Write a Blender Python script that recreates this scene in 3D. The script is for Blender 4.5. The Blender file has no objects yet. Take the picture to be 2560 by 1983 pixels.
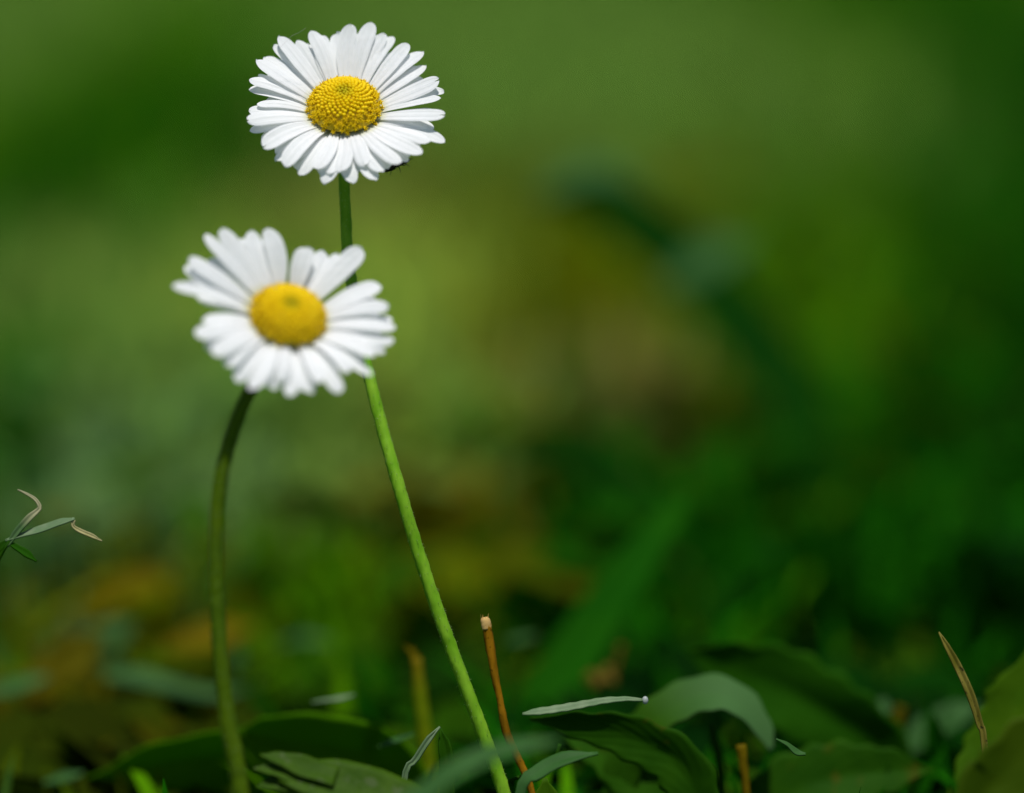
import bpy, bmesh, math, random
import numpy as np
from mathutils import Vector, Matrix

scene = bpy.context.scene
COL = scene.collection
R = math.radians

# ------------------------------------------------------------------ camera
CAM_H, PITCH, LENS, FOCUS = 0.136, 11.0, 131.0, 0.4202
cam_d = bpy.data.cameras.new('camera')
cam = bpy.data.objects.new('camera', cam_d)
COL.objects.link(cam)
cam.location = (0, 0, CAM_H)
cam.rotation_euler = (R(90 - PITCH), 0, 0)
cam_d.lens = LENS
cam_d.sensor_width = 36.0
cam_d.clip_start = 0.01
cam_d.clip_end = 500.0
cam_d.dof.use_dof = True
cam_d.dof.focus_distance = FOCUS
cam_d.dof.aperture_fstop = 5.5
scene.camera = cam

# ------------------------------------------------------------------ sky + sun
SUN_EL, SUN_AZ = 74.0, 8.0        # the sun stands behind the camera, a little to its right, and high
world = bpy.data.worlds.new('World')
scene.world = world
world.use_nodes = True
wn = world.node_tree
sky = wn.nodes.new('ShaderNodeTexSky')
sky.sky_type = 'NISHITA'
sky.sun_disc = False
sky.sun_elevation = R(SUN_EL)
sky.sun_rotation = R(180 - SUN_AZ)
bg = wn.nodes['Background']
bg.inputs['Strength'].default_value = 0.075
wn.links.new(sky.outputs['Color'], bg.inputs['Color'])
sun_d = bpy.data.lights.new('sun', 'SUN')
sun_d.energy = 4.2
sun_d.angle = R(0.5)
sun_d.color = (1.0, 0.95, 0.88)
sun = bpy.data.objects.new('sun', sun_d)
COL.objects.link(sun)
sv = Vector((math.sin(R(SUN_AZ)) * math.cos(R(SUN_EL)), -math.cos(R(SUN_AZ)) * math.cos(R(SUN_EL)), math.sin(R(SUN_EL))))
sun.rotation_euler = sv.to_track_quat('Z', 'Y').to_euler()
scene.view_settings.view_transform = 'Standard'
scene.view_settings.look = 'None'
scene.view_settings.exposure = 0.0
scene.view_settings.gamma = 1.0
scene.cycles.use_denoising = True
scene.cycles.max_bounces = 6
scene.cycles.diffuse_bounces = 3
scene.cycles.transmission_bounces = 4
scene.cycles.caustics_reflective = False
scene.cycles.caustics_refractive = False

# ------------------------------------------------------------------ geometry helpers
CR = Vector((1, 0, 0))
CD = Vector((0, math.cos(R(PITCH)), -math.sin(R(PITCH))))
CU = Vector((0, math.sin(R(PITCH)), math.cos(R(PITCH))))
CP = Vector((0, 0, CAM_H))       # the photograph's viewpoint
K = 36.0 / LENS / 2560.0           # one photograph pixel at one metre


def at(px, py, D):
    return CP + D * (CD + CR * ((px - 1280) * K) - CU * ((py - 991.5) * K))


def ground_y(D):                   # photograph row where the ground lies at depth D
    return 991.5 + (CAM_H / D - math.sin(R(PITCH))) / math.cos(R(PITCH)) / K


def root(px, D, sink=0.002):
    p = at(px, ground_y(D), D)
    p.z = -sink
    return p


def camv(x, y, z):                 # right, up, towards the viewer
    return CR * x + CU * y - CD * z


def spline(pts, n):
    pts = [Vector(p) for p in pts]
    P = [pts[0] * 2 - pts[1]] + pts + [pts[-1] * 2 - pts[-2]]
    seg = len(pts) - 1
    lens = [max(1e-7, (pts[i + 1] - pts[i]).length) for i in range(seg)]
    tot = sum(lens)
    out = []
    for k in range(n + 1):
        s = tot * k / n
        i = 0
        while i < seg - 1 and s > lens[i]:
            s -= lens[i]
            i += 1
        t = min(1.0, s / lens[i])
        a, b, c, d = P[i], P[i + 1], P[i + 2], P[i + 3]
        p = 0.5 * ((2 * b) + (c - a) * t + (2 * a - 5 * b + 4 * c - d) * t * t + (3 * b - a - 3 * c + d) * t ** 3)
        out.append((p, i + t))
    return out


def lerp_list(vals, s):
    i = min(int(s), len(vals) - 2)
    t = s - i
    t = t * t * (3 - 2 * t)
    return vals[i] * (1 - t) + vals[i + 1] * t


class Geo:
    """collects verts, faces and a per-vertex (u, v) pair"""
    def __init__(self):
        self.v, self.f, self.uv = [], [], []

    def grid(self, rows, uvs):
        n0 = len(self.v)
        m = len(rows[0])
        for r, u in zip(rows, uvs):
            self.v += r
            self.uv += u
        for i in range(len(rows) - 1):
            for j in range(m - 1):
                a = n0 + i * m + j
                self.f.append((a, a + 1, a + m + 1, a + m))

    def tube(self, pts, radii, n=24, seg=10, cap=True, bump=0.0, rnd=None):
        sp = spline(pts, n)
        n0 = len(self.v)
        side = None
        for k, (p, s) in enumerate(sp):
            q = sp[min(k + 1, n)][0] - sp[max(k - 1, 0)][0]
            q.normalize()
            if side is None:
                side = q.orthogonal().normalized()
            side = (side - q * side.dot(q)).normalized()
            up = q.cross(side)
            r = lerp_list(radii, s)
            for j in range(seg):
                a = 2 * math.pi * j / seg
                rr = r * (1 + (rnd.uniform(-bump, bump) if rnd and bump else 0))
                self.v.append(p + (side * math.cos(a) + up * math.sin(a)) * rr)
                self.uv.append((k / n, j / seg))
        for k in range(n):
            for j in range(seg):
                a = n0 + k * seg + j
                b = n0 + k * seg + (j + 1) % seg
                self.f.append((a, b, b + seg, a + seg))
        if cap:
            self.f.append(tuple(n0 + j for j in reversed(range(seg))))
            self.f.append(tuple(n0 + n * seg + j for j in range(seg)))
        return sp

    def ball(self, c, r, axis=Vector((0, 0, 1)), stretch=1.0, nu=8, nv=5, u=0.0):
        q = axis.normalized()
        s = q.orthogonal().normalized()
        t = q.cross(s)
        n0 = len(self.v)
        for i in range(nv + 1):
            a = math.pi * i / nv
            for j in range(nu):
                b = 2 * math.pi * j / nu
                self.v.append(c + q * (math.cos(a) * r * stretch) + (s * math.cos(b) + t * math.sin(b)) * (math.sin(a) * r))
                self.uv.append((u, i / nv))
        for i in range(nv):
            for j in range(nu):
                a = n0 + i * nu + j
                b = n0 + i * nu + (j + 1) % nu
                self.f.append((a, a + nu, b + nu, b))

    def ribbon(self, pts, widths, face, n=24, m=4, fold=0.15, wave=0.0, lobes=0.0, rnd=None, twist=0.0, nlobe=5):
        """leaf blade along pts; face = the way its upper side looks; fold = depth of the midrib groove"""
        sp = spline(pts, n)
        ph = rnd.uniform(0, 6.28) if rnd else 0
        ph2 = rnd.uniform(0, 6.28) if rnd else 0
        rows, uvs = [], []
        for k, (p, s) in enumerate(sp):
            q = (sp[min(k + 1, n)][0] - sp[max(k - 1, 0)][0]).normalized()
            f = Vector(face)
            if twist:
                f = Matrix.Rotation(twist * k / n, 3, q) @ f
            c = q.cross(f)
            if c.length < 1e-5:
                c = q.orthogonal()
            c.normalize()
            nn = c.cross(q).normalized()
            w = max(lerp_list(widths, s), 1e-5)
            row, uv = [], []
            for j in range(m + 1):
                x = 2 * j / m - 1
                ww = w
                if lobes:
                    ww = w * (1 + lobes * math.sin(k / n * nlobe * 6.283 + ph + (1.3 if x > 0 else 0)) * abs(x))
                lift = fold * w * abs(x) + wave * w * math.sin(k / n * 9 + ph2 + x * 1.5) * abs(x)
                row.append(p + c * (x * ww / 2) + nn * lift)
                uv.append((k / n, j / m))
            rows.append(row)
            uvs.append(uv)
        self.grid(rows, uvs)

    def build(self, name, mat, origin=Vector((0, 0, 0)), parent=None, thick=0.0, smooth=True):
        me = bpy.data.meshes.new(name)
        me.from_pydata([tuple(v - origin) for v in self.v], [], self.f)
        uvl = me.uv_layers.new(name='uv')
        idx = np.zeros(len(me.loops), dtype=np.int32)
        me.loops.foreach_get('vertex_index', idx)
        uvl.data.foreach_set('uv', np.array(self.uv, dtype=np.float32)[idx].ravel())
        if smooth:
            me.polygons.foreach_set('use_smooth', [True] * len(me.polygons))
        me.materials.append(mat)
        me.update()
        o = bpy.data.objects.new(name, me)
        COL.objects.link(o)
        if parent is not None:
            o.parent = parent
        else:
            o.location = origin
        if thick:
            md = o.modifiers.new('thickness', 'SOLIDIFY')
            md.thickness = thick
            md.offset = 0
        return o


def tag(o, label, cat, group=None):
    o['label'] = label
    o['category'] = cat
    if group:
        o['group'] = group
    return o


def thing(name, loc, label, cat, group=None):
    o = bpy.data.objects.new(name, None)
    o.empty_display_size = 0.005
    COL.objects.link(o)
    o.location = loc
    return tag(o, label, cat, group)


# ------------------------------------------------------------------ materials
def nodes_of(name):
    m = bpy.data.materials.new(name)
    m.use_nodes = True
    nt = m.node_tree
    for n in list(nt.nodes):
        nt.nodes.remove(n)
    return m, nt, nt.nodes.new, nt.links.new


def leafy(name, c1, c2, trans=0.3, rough=0.45, scale=250.0, tip=None, tip_at=0.7, veins=0.0, spec=0.4, tcol=None, bump=0.15, stretch=(1, 1, 1), spots=None):
    m, nt, N, L = nodes_of(name)
    out = N('ShaderNodeOutputMaterial')
    tc = N('ShaderNodeTexCoord')
    mp = N('ShaderNodeMapping')
    mp.inputs['Scale'].default_value = stretch
    L(tc.outputs['Object'], mp.inputs['Vector'])
    nz = N('ShaderNodeTexNoise')
    nz.inputs['Scale'].default_value = scale
    nz.inputs['Detail'].default_value = 4
    L(mp.outputs['Vector'], nz.inputs['Vector'])
    ramp = N('ShaderNodeValToRGB')
    ramp.color_ramp.elements[0].position = 0.35
    ramp.color_ramp.elements[1].position = 0.68
    ramp.color_ramp.elements[0].color = (*c1, 1)
    ramp.color_ramp.elements[1].color = (*c2, 1)
    L(nz.outputs['Fac'], ramp.inputs['Fac'])
    col = ramp.outputs['Color']
    sep = N('ShaderNodeSeparateXYZ')
    L(tc.outputs['UV'], sep.inputs['Vector'])
    if tip:
        mr = N('ShaderNodeMapRange')
        mr.inputs['From Min'].default_value = tip_at
        mr.inputs['From Max'].default_value = min(1.0, tip_at + 0.25)
        L(sep.outputs['X'], mr.inputs['Value'])
        mx = N('ShaderNodeMix')
        mx.data_type = 'RGBA'
        L(mr.outputs['Result'], mx.inputs['Factor'])
        L(col, mx.inputs['A'])
        mx.inputs['B'].default_value = (*tip, 1)
        col = mx.outputs['Result']
    if spots:
        n2 = N('ShaderNodeTexNoise')
        n2.inputs['Scale'].default_value = scale * 2.2
        L(tc.outputs['Object'], n2.inputs['Vector'])
        mr2 = N('ShaderNodeMapRange')
        mr2.inputs['From Min'].default_value = 0.60
        mr2.inputs['From Max'].default_value = 0.70
        L(n2.outputs['Fac'], mr2.inputs['Value'])
        mx2 = N('ShaderNodeMix')
        mx2.data_type = 'RGBA'
        L(mr2.outputs['Result'], mx2.inputs['Factor'])
        L(col, mx2.inputs['A'])
        mx2.inputs['B'].default_value = (*spots, 1)
        col = mx2.outputs['Result']
    pb = N('ShaderNodeBsdfPrincipled')
    L(col, pb.inputs['Base Color'])
    pb.inputs['Roughness'].default_value = rough
    pb.inputs['Specular IOR Level'].default_value = spec
    if veins or bump:
        hgt = nz.outputs['Fac']
        if veins:
            # midrib plus slanting side veins from the blade's own (along, across) coordinates
            ab = N('ShaderNodeMath'); ab.operation = 'SUBTRACT'; ab.inputs[1].default_value = 0.5
            L(sep.outputs['Y'], ab.inputs[0])
            aa = N('ShaderNodeMath'); aa.operation = 'ABSOLUTE'
            L(ab.outputs[0], aa.inputs[0])
            sl = N('ShaderNodeMath'); sl.operation = 'MULTIPLY_ADD'
            L(aa.outputs[0], sl.inputs[0]); sl.inputs[1].default_value = -0.6
            L(sep.outputs['X'], sl.inputs[2])
            ml = N('ShaderNodeMath'); ml.operation = 'MULTIPLY'; ml.inputs[1].default_value = 60.0
            L(sl.outputs[0], ml.inputs[0])
            sn = N('ShaderNodeMath'); sn.operation = 'SINE'
            L(ml.outputs[0], sn.inputs[0])
            ad = N('ShaderNodeMath'); ad.operation = 'MULTIPLY_ADD'; ad.inputs[1].default_value = veins
            L(sn.outputs[0], ad.inputs[0]); L(nz.outputs['Fac'], ad.inputs[2])
            hgt = ad.outputs[0]
        bp = N('ShaderNodeBump')
        bp.inputs['Strength'].default_value = 0.25 if veins else bump
        bp.inputs['Distance'].default_value = 0.0004
        L(hgt, bp.inputs['Height'])
        L(bp.outputs['Normal'], pb.inputs['Normal'])
    if trans:
        tr = N('ShaderNodeBsdfTranslucent')
        if tcol:
            tr.inputs['Color'].default_value = (*tcol, 1)
        else:
            L(col, tr.inputs['Color'])
        ms = N('ShaderNodeMixShader')
        ms.inputs['Fac'].default_value = trans
        L(pb.outputs[0], ms.inputs[1])
        L(tr.outputs[0], ms.inputs[2])
        L(ms.outputs[0], out.inputs['Surface'])
    else:
        L(pb.outputs[0], out.inputs['Surface'])
    return m


def attr_leaf(name, trans=0.3, rough=0.8, spec=0.02):
    """leaf shader whose colour, painted lawn shade included, is stored per vertex"""
    m, nt, N, L = nodes_of(name)
    out = N('ShaderNodeOutputMaterial')
    at_ = N('ShaderNodeVertexColor')
    at_.layer_name = 'hue'
    pb = N('ShaderNodeBsdfPrincipled')
    pb.inputs['Roughness'].default_value = rough
    pb.inputs['Specular IOR Level'].default_value = spec
    L(at_.outputs['Color'], pb.inputs['Base Color'])
    tr = N('ShaderNodeBsdfTranslucent')
    L(at_.outputs['Color'], tr.inputs['Color'])
    ms = N('ShaderNodeMixShader')
    ms.inputs['Fac'].default_value = trans
    L(pb.outputs[0], ms.inputs[1])
    L(tr.outputs[0], ms.inputs[2])
    L(ms.outputs[0], out.inputs['Surface'])
    return m


M_PETAL = leafy('petal_white', (0.87, 0.90, 0.93), (0.91, 0.93, 0.96), trans=0.36, rough=0.6, scale=900, spec=0.25, tcol=(0.90, 0.91, 0.88), bump=0.10)
# petals turn yellow-green where they leave the disc
nt = M_PETAL.node_tree
_pb = [n for n in nt.nodes if n.type == 'BSDF_PRINCIPLED'][0]
_src = _pb.inputs['Base Color'].links[0].from_socket
_sep = [n for n in nt.nodes if n.type == 'SEPXYZ'][0]
_mr = nt.nodes.new('ShaderNodeMapRange')
_mr.inputs['From Min'].default_value = 0.02
_mr.inputs['From Max'].default_value = 0.22
nt.links.new(_sep.outputs['X'], _mr.inputs['Value'])
_mx = nt.nodes.new('ShaderNodeMix')
_mx.data_type = 'RGBA'
_mx.inputs['A'].default_value = (0.60, 0.62, 0.16, 1)
nt.links.new(_mr.outputs['Result'], _mx.inputs['Factor'])
nt.links.new(_src, _mx.inputs['B'])
nt.links.new(_mx.outputs['Result'], _pb.inputs['Base Color'])

_nt = M_PETAL.node_tree
_bp = [n for n in _nt.nodes if n.type == 'BUMP'][0]
_nz = [n for n in _nt.nodes if n.type == 'TEX_NOISE'][0]
_sy = _nt.nodes.new('ShaderNodeMath'); _sy.operation = 'MULTIPLY'; _sy.inputs[1].default_value = 44.0
_nt.links.new(_sep.outputs['Y'], _sy.inputs[0])
_sn = _nt.nodes.new('ShaderNodeMath'); _sn.operation = 'SINE'
_nt.links.new(_sy.outputs[0], _sn.inputs[0])
_ad = _nt.nodes.new('ShaderNodeMath'); _ad.operation = 'MULTIPLY_ADD'; _ad.inputs[1].default_value = 0.10
_nt.links.new(_sn.outputs[0], _ad.inputs[0]); _nt.links.new(_nz.outputs['Fac'], _ad.inputs[2])
_nt.links.new(_ad.outputs[0], _bp.inputs['Height'])
_bp.inputs['Strength'].default_value = 0.25

M_DISC = leafy('disc_yellow', (0.90, 0.645, 0.001), (0.96, 0.73, 0.002), trans=0.25, rough=0.6, scale=900, spec=0.2, tcol=(0.8, 0.5, 0.0))
nt = M_DISC.node_tree
_pb = [n for n in nt.nodes if n.type == 'BSDF_PRINCIPLED'][0]
_src = _pb.inputs['Base Color'].links[0].from_socket
_sep = [n for n in nt.nodes if n.type == 'SEPXYZ'][0]
_mr = nt.nodes.new('ShaderNodeMapRange')
_mr.inputs['From Min'].default_value = 0.08
_mr.inputs['From Max'].default_value = 0.32
nt.links.new(_sep.outputs['X'], _mr.inputs['Value'])
_mx = nt.nodes.new('ShaderNodeMix')
_mx.data_type = 'RGBA'
_mx.inputs['A'].default_value = (0.52, 0.47, 0.006, 1)
nt.links.new(_mr.outputs['Result'], _mx.inputs['Factor'])
nt.links.new(_src, _mx.inputs['B'])
nt.links.new(_mx.outputs['Result'], _pb.inputs['Base Color'])
M_DISC_BASE = leafy('disc_base', (0.66, 0.46, 0.002), (0.74, 0.52, 0.003), trans=0.0, scale=900)
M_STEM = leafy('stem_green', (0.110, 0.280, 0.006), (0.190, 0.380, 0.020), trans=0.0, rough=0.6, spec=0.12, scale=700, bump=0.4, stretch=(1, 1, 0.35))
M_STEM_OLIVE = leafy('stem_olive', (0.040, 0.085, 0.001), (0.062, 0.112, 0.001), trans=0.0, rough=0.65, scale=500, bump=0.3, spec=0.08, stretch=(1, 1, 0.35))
M_HAIR = leafy('stem_hair', (0.20, 0.36, 0.08), (0.36, 0.48, 0.20), trans=0.3, bump=0)
M_BRACT = leafy('bract_green', (0.06, 0.12, 0.015), (0.09, 0.16, 0.02), trans=0.1)
M_INSECT = leafy('insect_black', (0.003, 0.002, 0.002), (0.008, 0.005, 0.003), trans=0.0, rough=0.35, spec=0.25)
M_BEAD = leafy('bead_pale', (0.32, 0.38, 0.36), (0.45, 0.50, 0.48), trans=0.3, rough=0.4)
M_SILK = leafy('silk', (0.5, 0.5, 0.5), (0.7, 0.7, 0.7), trans=0.5, bump=0)

M_DARK = leafy('leaf_dark', (0.012, 0.075, 0.0005), (0.020, 0.100, 0.001), trans=0.3, rough=0.7, scale=90, veins=0.06, spec=0.05)
M_DARKOLIVE = leafy('leaf_dark_olive', (0.075, 0.230, 0.001), (0.100, 0.270, 0.001), trans=0.55, rough=0.6, scale=90, veins=0.05, spec=0.06)
M_DEEP = leafy('blade_deep', (0.003, 0.048, 0.001), (0.007, 0.065, 0.001), trans=0.2, rough=0.65, scale=80, spec=0.05)
M_LOBED = leafy('leaf_lobed', (0.030, 0.085, 0.001), (0.055, 0.125, 0.004), trans=0.35, rough=0.6, scale=300, veins=0.1, spec=0.12, spots=(0.07, 0.12, 0.03))
M_ARCH = leafy('leaf_arched', (0.018, 0.075, 0.001), (0.030, 0.100, 0.002), trans=0.3, rough=0.6, scale=150, veins=0.06, spec=0.06, tip=(0.060, 0.150, 0.042), tip_at=0.52)  # greyer tip colour paints the sky-lit face of the bent half
M_SLANT = leafy('blade_slanting', (0.008, 0.095, 0.001), (0.015, 0.120, 0.001), trans=0.25, rough=0.65, scale=80, spec=0.05)
M_MID = leafy('leaf_mid', (0.014, 0.070, 0.0005), (0.026, 0.100, 0.001), trans=0.35, rough=0.65, scale=150, veins=0.10, spec=0.06, spots=(0.05, 0.075, 0.002))
M_BRIGHT = leafy('leaf_bright', (0.045, 0.130, 0.001), (0.070, 0.160, 0.002), trans=0.4, rough=0.6, scale=150, veins=0.08, spec=0.08)
M_PALE = leafy('blade_pale', (0.030, 0.098, 0.020), (0.046, 0.130, 0.032), trans=0.25, rough=0.55, scale=200, spec=0.1)
M_PALEDRY = leafy('blade_pale_dry', (0.10, 0.19, 0.08), (0.17, 0.25, 0.13), trans=0.25, rough=0.5, scale=500, spec=0.25)
M_WITHER = leafy('blade_withered', (0.07, 0.15, 0.05), (0.10, 0.19, 0.07), trans=0.3, rough=0.5, scale=400, spec=0.2, tip=(0.42, 0.41, 0.24), tip_at=0.30)
M_STRAW = leafy('straw', (0.10, 0.095, 0.008), (0.22, 0.19, 0.035), trans=0.15, rough=0.6, scale=800, spec=0.15, stretch=(1, 1, 0.15), spots=(0.03, 0.03, 0.006))
M_ORANGE = leafy('stalk_orange', (0.11, 0.055, 0.001), (0.27, 0.13, 0.004), trans=0.1, rough=0.75, scale=700, bump=0.7, spec=0.05, stretch=(1, 1, 0.3), spots=(0.10, 0.05, 0.002))
M_CREAM = leafy('withered_cream', (0.30, 0.28, 0.12), (0.44, 0.40, 0.20), trans=0.2, rough=0.7, scale=900, spec=0.1)
M_ORANGE2 = leafy('stalk_amber', (0.10, 0.075, 0.001), (0.16, 0.11, 0.002), trans=0.2, rough=0.6, scale=600, spec=0.05)
M_FOLD = leafy('leaf_fold', (0.035, 0.075, 0.001), (0.050, 0.092, 0.001), trans=0.3, rough=0.6, scale=90, veins=0.05, spec=0.06)
M_TAN = leafy('cut_tan', (0.50, 0.30, 0.08), (0.62, 0.42, 0.16), trans=0.2, rough=0.7, scale=900, spec=0.1)
M_YSTALK = leafy('stalk_yellow', (0.10, 0.155, 0.001), (0.14, 0.19, 0.002), trans=0.2, rough=0.6, spec=0.06, tip=(0.16, 0.12, 0.002), tip_at=0.80)
M_DEAD = leafy('dead_leaf', (0.110, 0.088, 0.0005), (0.145, 0.108, 0.001), trans=0.25, rough=0.7, scale=150, veins=0.2, spec=0.05)
M_DEADDARK = leafy('dead_leaf_dark', (0.065, 0.062, 0.0005), (0.088, 0.075, 0.001), trans=0.2, rough=0.7, scale=150, veins=0.2, spec=0.05)
M_CRUMB = leafy('crumb', (0.12, 0.085, 0.006), (0.20, 0.14, 0.02), trans=0.2, rough=0.7, scale=500, spec=0.1)
M_GRASS = attr_leaf('grass_blades')

# ------------------------------------------------------------------ ground
m, nt, N, L = nodes_of('soil_and_thatch')
out = N('ShaderNodeOutputMaterial')
tc = N('ShaderNodeTexCoord')
n1 = N('ShaderNodeTexNoise'); n1.inputs['Scale'].default_value = 60; n1.inputs['Detail'].default_value = 8
n2 = N('ShaderNodeTexNoise'); n2.inputs['Scale'].default_value = 7
L(tc.outputs['Object'], n1.inputs['Vector']); L(tc.outputs['Object'], n2.inputs['Vector'])
r1 = N('ShaderNodeValToRGB')
r1.color_ramp.elements[0].color = (0.016, 0.055, 0.001, 1)
r1.color_ramp.elements[1].color = (0.050, 0.095, 0.001, 1)
r1.color_ramp.elements[0].position = 0.35; r1.color_ramp.elements[1].position = 0.7
L(n1.outputs['Fac'], r1.inputs['Fac'])
r2 = N('ShaderNodeValToRGB')
r2.color_ramp.elements[0].color = (0.018, 0.070, 0.001, 1)
r2.color_ramp.elements[1].color = (0.040, 0.110, 0.001, 1)
L(n2.outputs['Fac'], r2.inputs['Fac'])
mx = N('ShaderNodeMix'); mx.data_type = 'RGBA'; mx.inputs['Factor'].default_value = 0.5
L(r1.outputs['Color'], mx.inputs['A']); L(r2.outputs['Color'], mx.inputs['B'])
pb = N('ShaderNodeBsdfPrincipled'); pb.inputs['Roughness'].default_value = 0.9; pb.inputs['Specular IOR Level'].default_value = 0.05
L(mx.outputs['Result'], pb.inputs['Base Color'])
bp = N('ShaderNodeBump'); bp.inputs['Distance'].default_value = 0.004; bp.inputs['Strength'].default_value = 0.8
L(n1.outputs['Fac'], bp.inputs['Height']); L(bp.outputs['Normal'], pb.inputs['Normal'])
L(pb.outputs[0], out.inputs['Surface'])
M_SOIL = m
me = bpy.data.meshes.new('ground')
S = 120.0
me.from_pydata([(-S, -S, 0), (S, -S, 0), (S, S, 0), (-S, S, 0)], [], [(0, 1, 2, 3)])
me.materials.append(M_SOIL)
g_o = bpy.data.objects.new('ground', me)
COL.objects.link(g_o)
g_o['kind'] = 'structure'

# ------------------------------------------------------------------ lawn: one mass of grass, blades coloured in patches, the dark ones with shade in them
KINDS = {                                  # colour of the blade, spread, height scale
    'M': ((0.070, 0.215, 0.001), 0.35, 1.0),     # common mid green
    'P': ((0.175, 0.320, 0.050), 0.30, 1.0),     # pale grey green
    'Y': ((0.360, 0.500, 0.060), 0.25, 0.9),     # yellow green
    'K': ((0.009, 0.100, 0.0005), 0.35, 1.1),     # dark green, the lawn's shade put into the colour
    'D': ((0.002, 0.030, 0.0005), 0.40, 0.9),    # near-black green, deeper shade painted into the blades
    'T': ((0.040, 0.066, 0.0005), 0.35, 0.8),    # dark olive
    'O': ((0.150, 0.175, 0.001), 0.30, 0.9),     # going dry, olive
    'S': ((0.230, 0.220, 0.055), 0.30, 0.9),     # dry straw
    'B': ((0.150, 0.125, 0.001), 0.35, 0.6),     # brown thatch
    'G': ((0.130, 0.270, 0.085), 0.25, 0.9),     # bluish green
}
PATCHES = [                                # x, y, half width, half length (m), kind
    (-0.167,1.294,0.016,0.146,'P'), (-0.114,1.229,0.032,0.158,'M'), (-0.091,1.034,0.022,0.113,'K'), (-0.129,1.002,0.016,0.089,'M'),
    (-0.115,0.855,0.011,0.066,'K'), (-0.093,0.880,0.014,0.056,'M'), (-0.098,0.743,0.016,0.070,'P'), (-0.062,0.583,0.014,0.047,'G'),
    (-0.084,0.627,0.005,0.072,'K'), (-0.047,0.882,0.017,0.070,'S'), (-0.062,0.751,0.012,0.061,'Y'), (-0.021,0.742,0.012,0.065,'Y'),
    (-0.011,0.641,0.010,0.045,'P'), (-0.037,1.243,0.033,0.162,'P'), (0.002,1.002,0.021,0.089,'P'), (0.046,1.034,0.020,0.113,'P'),
    (0.081,1.061,0.028,0.148,'P'), (0.115,1.324,0.028,0.153,'M'), (0.155,1.269,0.019,0.333,'K'), (0.109,0.875,0.014,0.102,'K'),
    (0.078,0.841,0.018,0.095,'M'), (0.047,0.879,0.014,0.042,'O'), (0.006,0.741,0.014,0.060,'O'), (0.000,0.674,0.013,0.029,'B'),
    (0.023,0.648,0.016,0.042,'S'), (0.034,0.605,0.008,0.040,'O'), (-0.006,0.546,0.008,0.025,'B'), (-0.039,0.624,0.014,0.053,'P'),
    (-0.030,0.517,0.011,0.030,'M'), (0.042,0.533,0.012,0.053,'M'), (0.080,0.637,0.018,0.109,'K'), (0.059,0.510,0.024,0.060,'K'), (0.059,0.560,0.022,0.040,'K'),
    (0.061,0.683,0.011,0.063,'O'), (0.021,0.520,0.011,0.050,'K'), (-0.053,0.486,0.006,0.010,'B'), (-0.042,0.460,0.010,0.012,'T'),
    (-0.056,0.447,0.014,0.016,'T'), (-0.035,0.440,0.012,0.012,'T'), (-0.031,0.482,0.011,0.022,'M'), (-0.002,0.497,0.007,0.016,'O'), (-0.014,0.442,0.015,0.018,'K'),
    (0.037,0.461,0.020,0.024,'K'), (0.050,0.540,0.032,0.050,'K'), (0.024,0.560,0.011,0.025,'K'), (-0.006,0.546,0.011,0.030,'B'), (-0.003,0.535,0.010,0.025,'O'), (-0.008,0.560,0.010,0.025,'B'),
    (-0.052,0.505,0.013,0.020,'B'), (-0.041,0.480,0.010,0.014,'B'), (-0.056,0.470,0.010,0.014,'B'), (-0.053,0.520,0.013,0.022,'O'), (0.022,0.510,0.014,0.030,'D'), (0.045,0.480,0.030,0.018,'D'),
    (-0.001,0.486,0.005,0.016,'D'), (0.020,0.486,0.006,0.018,'D'), (0.033,0.486,0.008,0.020,'D'), (0.056,0.500,0.014,0.026,'D'), (0.073,0.574,0.009,0.046,'D'), (0.047,0.460,0.015,0.012,'D'), (0.014,0.452,0.008,0.012,'D'), (0.093,0.705,0.009,0.067,'D'),
    (-0.175,1.365,0.036,0.194,'P'), (-0.018,1.337,0.056,0.201,'P'), (0.055,1.246,0.039,0.176,'P'), (-0.090,0.772,0.018,0.059,'P'), (-0.090,0.693,0.014,0.048,'P'), (-0.056,0.677,0.018,0.050,'P'), (-0.021,0.704,0.010,0.063,'Y'), (0.064,0.889,0.019,0.105,'M'), (0.060,0.734,0.014,0.097,'M'), (0.045,0.624,0.010,0.053,'M'), (0.015,0.808,0.013,0.076,'O'), (-0.013,0.902,0.015,0.058,'O'),
]


def grass_points(rng):
    """(x, y, height, width) of every blade"""
    out = []
    def fill(n, x0, x1, y0, y1, h0, h1, w0, w1):
        out.append(np.stack([rng.uniform(x0, x1, n), rng.uniform(y0, y1, n), rng.uniform(h0, h1, n), rng.uniform(w0, w1, n)], 1))
    fill(2600, -0.25, 0.25, -0.20, 0.36, 0.006, 0.015, 0.0014, 0.0028)
    fill(1500, -0.22, 0.22, 0.36, 0.43, 0.006, 0.013, 0.0014, 0.0028)
    fill(1300, -0.22, 0.22, 0.43, 0.50, 0.006, 0.014, 0.0014, 0.0030)
    fill(3000, -0.25, 0.25, 0.50, 0.60, 0.009, 0.022, 0.0018, 0.0036)
    fill(13500, -0.30, 0.30, 0.60, 0.90, 0.012, 0.030, 0.0016, 0.0034)
    fill(20000, -0.45, 0.45, 0.90, 1.60, 0.014, 0.036, 0.0018, 0.0038)
    fill(16000, -0.9, 0.9, 1.60, 3.20, 0.02, 0.045, 0.003, 0.006)
    fill(9000, -3.0, 3.0, 3.2, 9.0, 0.03, 0.06, 0.008, 0.016)
    return np.concatenate(out)


def build_grass():
    rng = np.random.default_rng(5)
    P = grass_points(rng)
    n = len(P)
    keys = list(KINDS)
    pick, col, hs = choose_kind(P, rng, keys)
    h = P[:, 2] * hs
    wd = P[:, 3]
    az = rng.uniform(0, 2 * np.pi, n)
    _build_blades(P, n, h, wd, az, col, rng)


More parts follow.
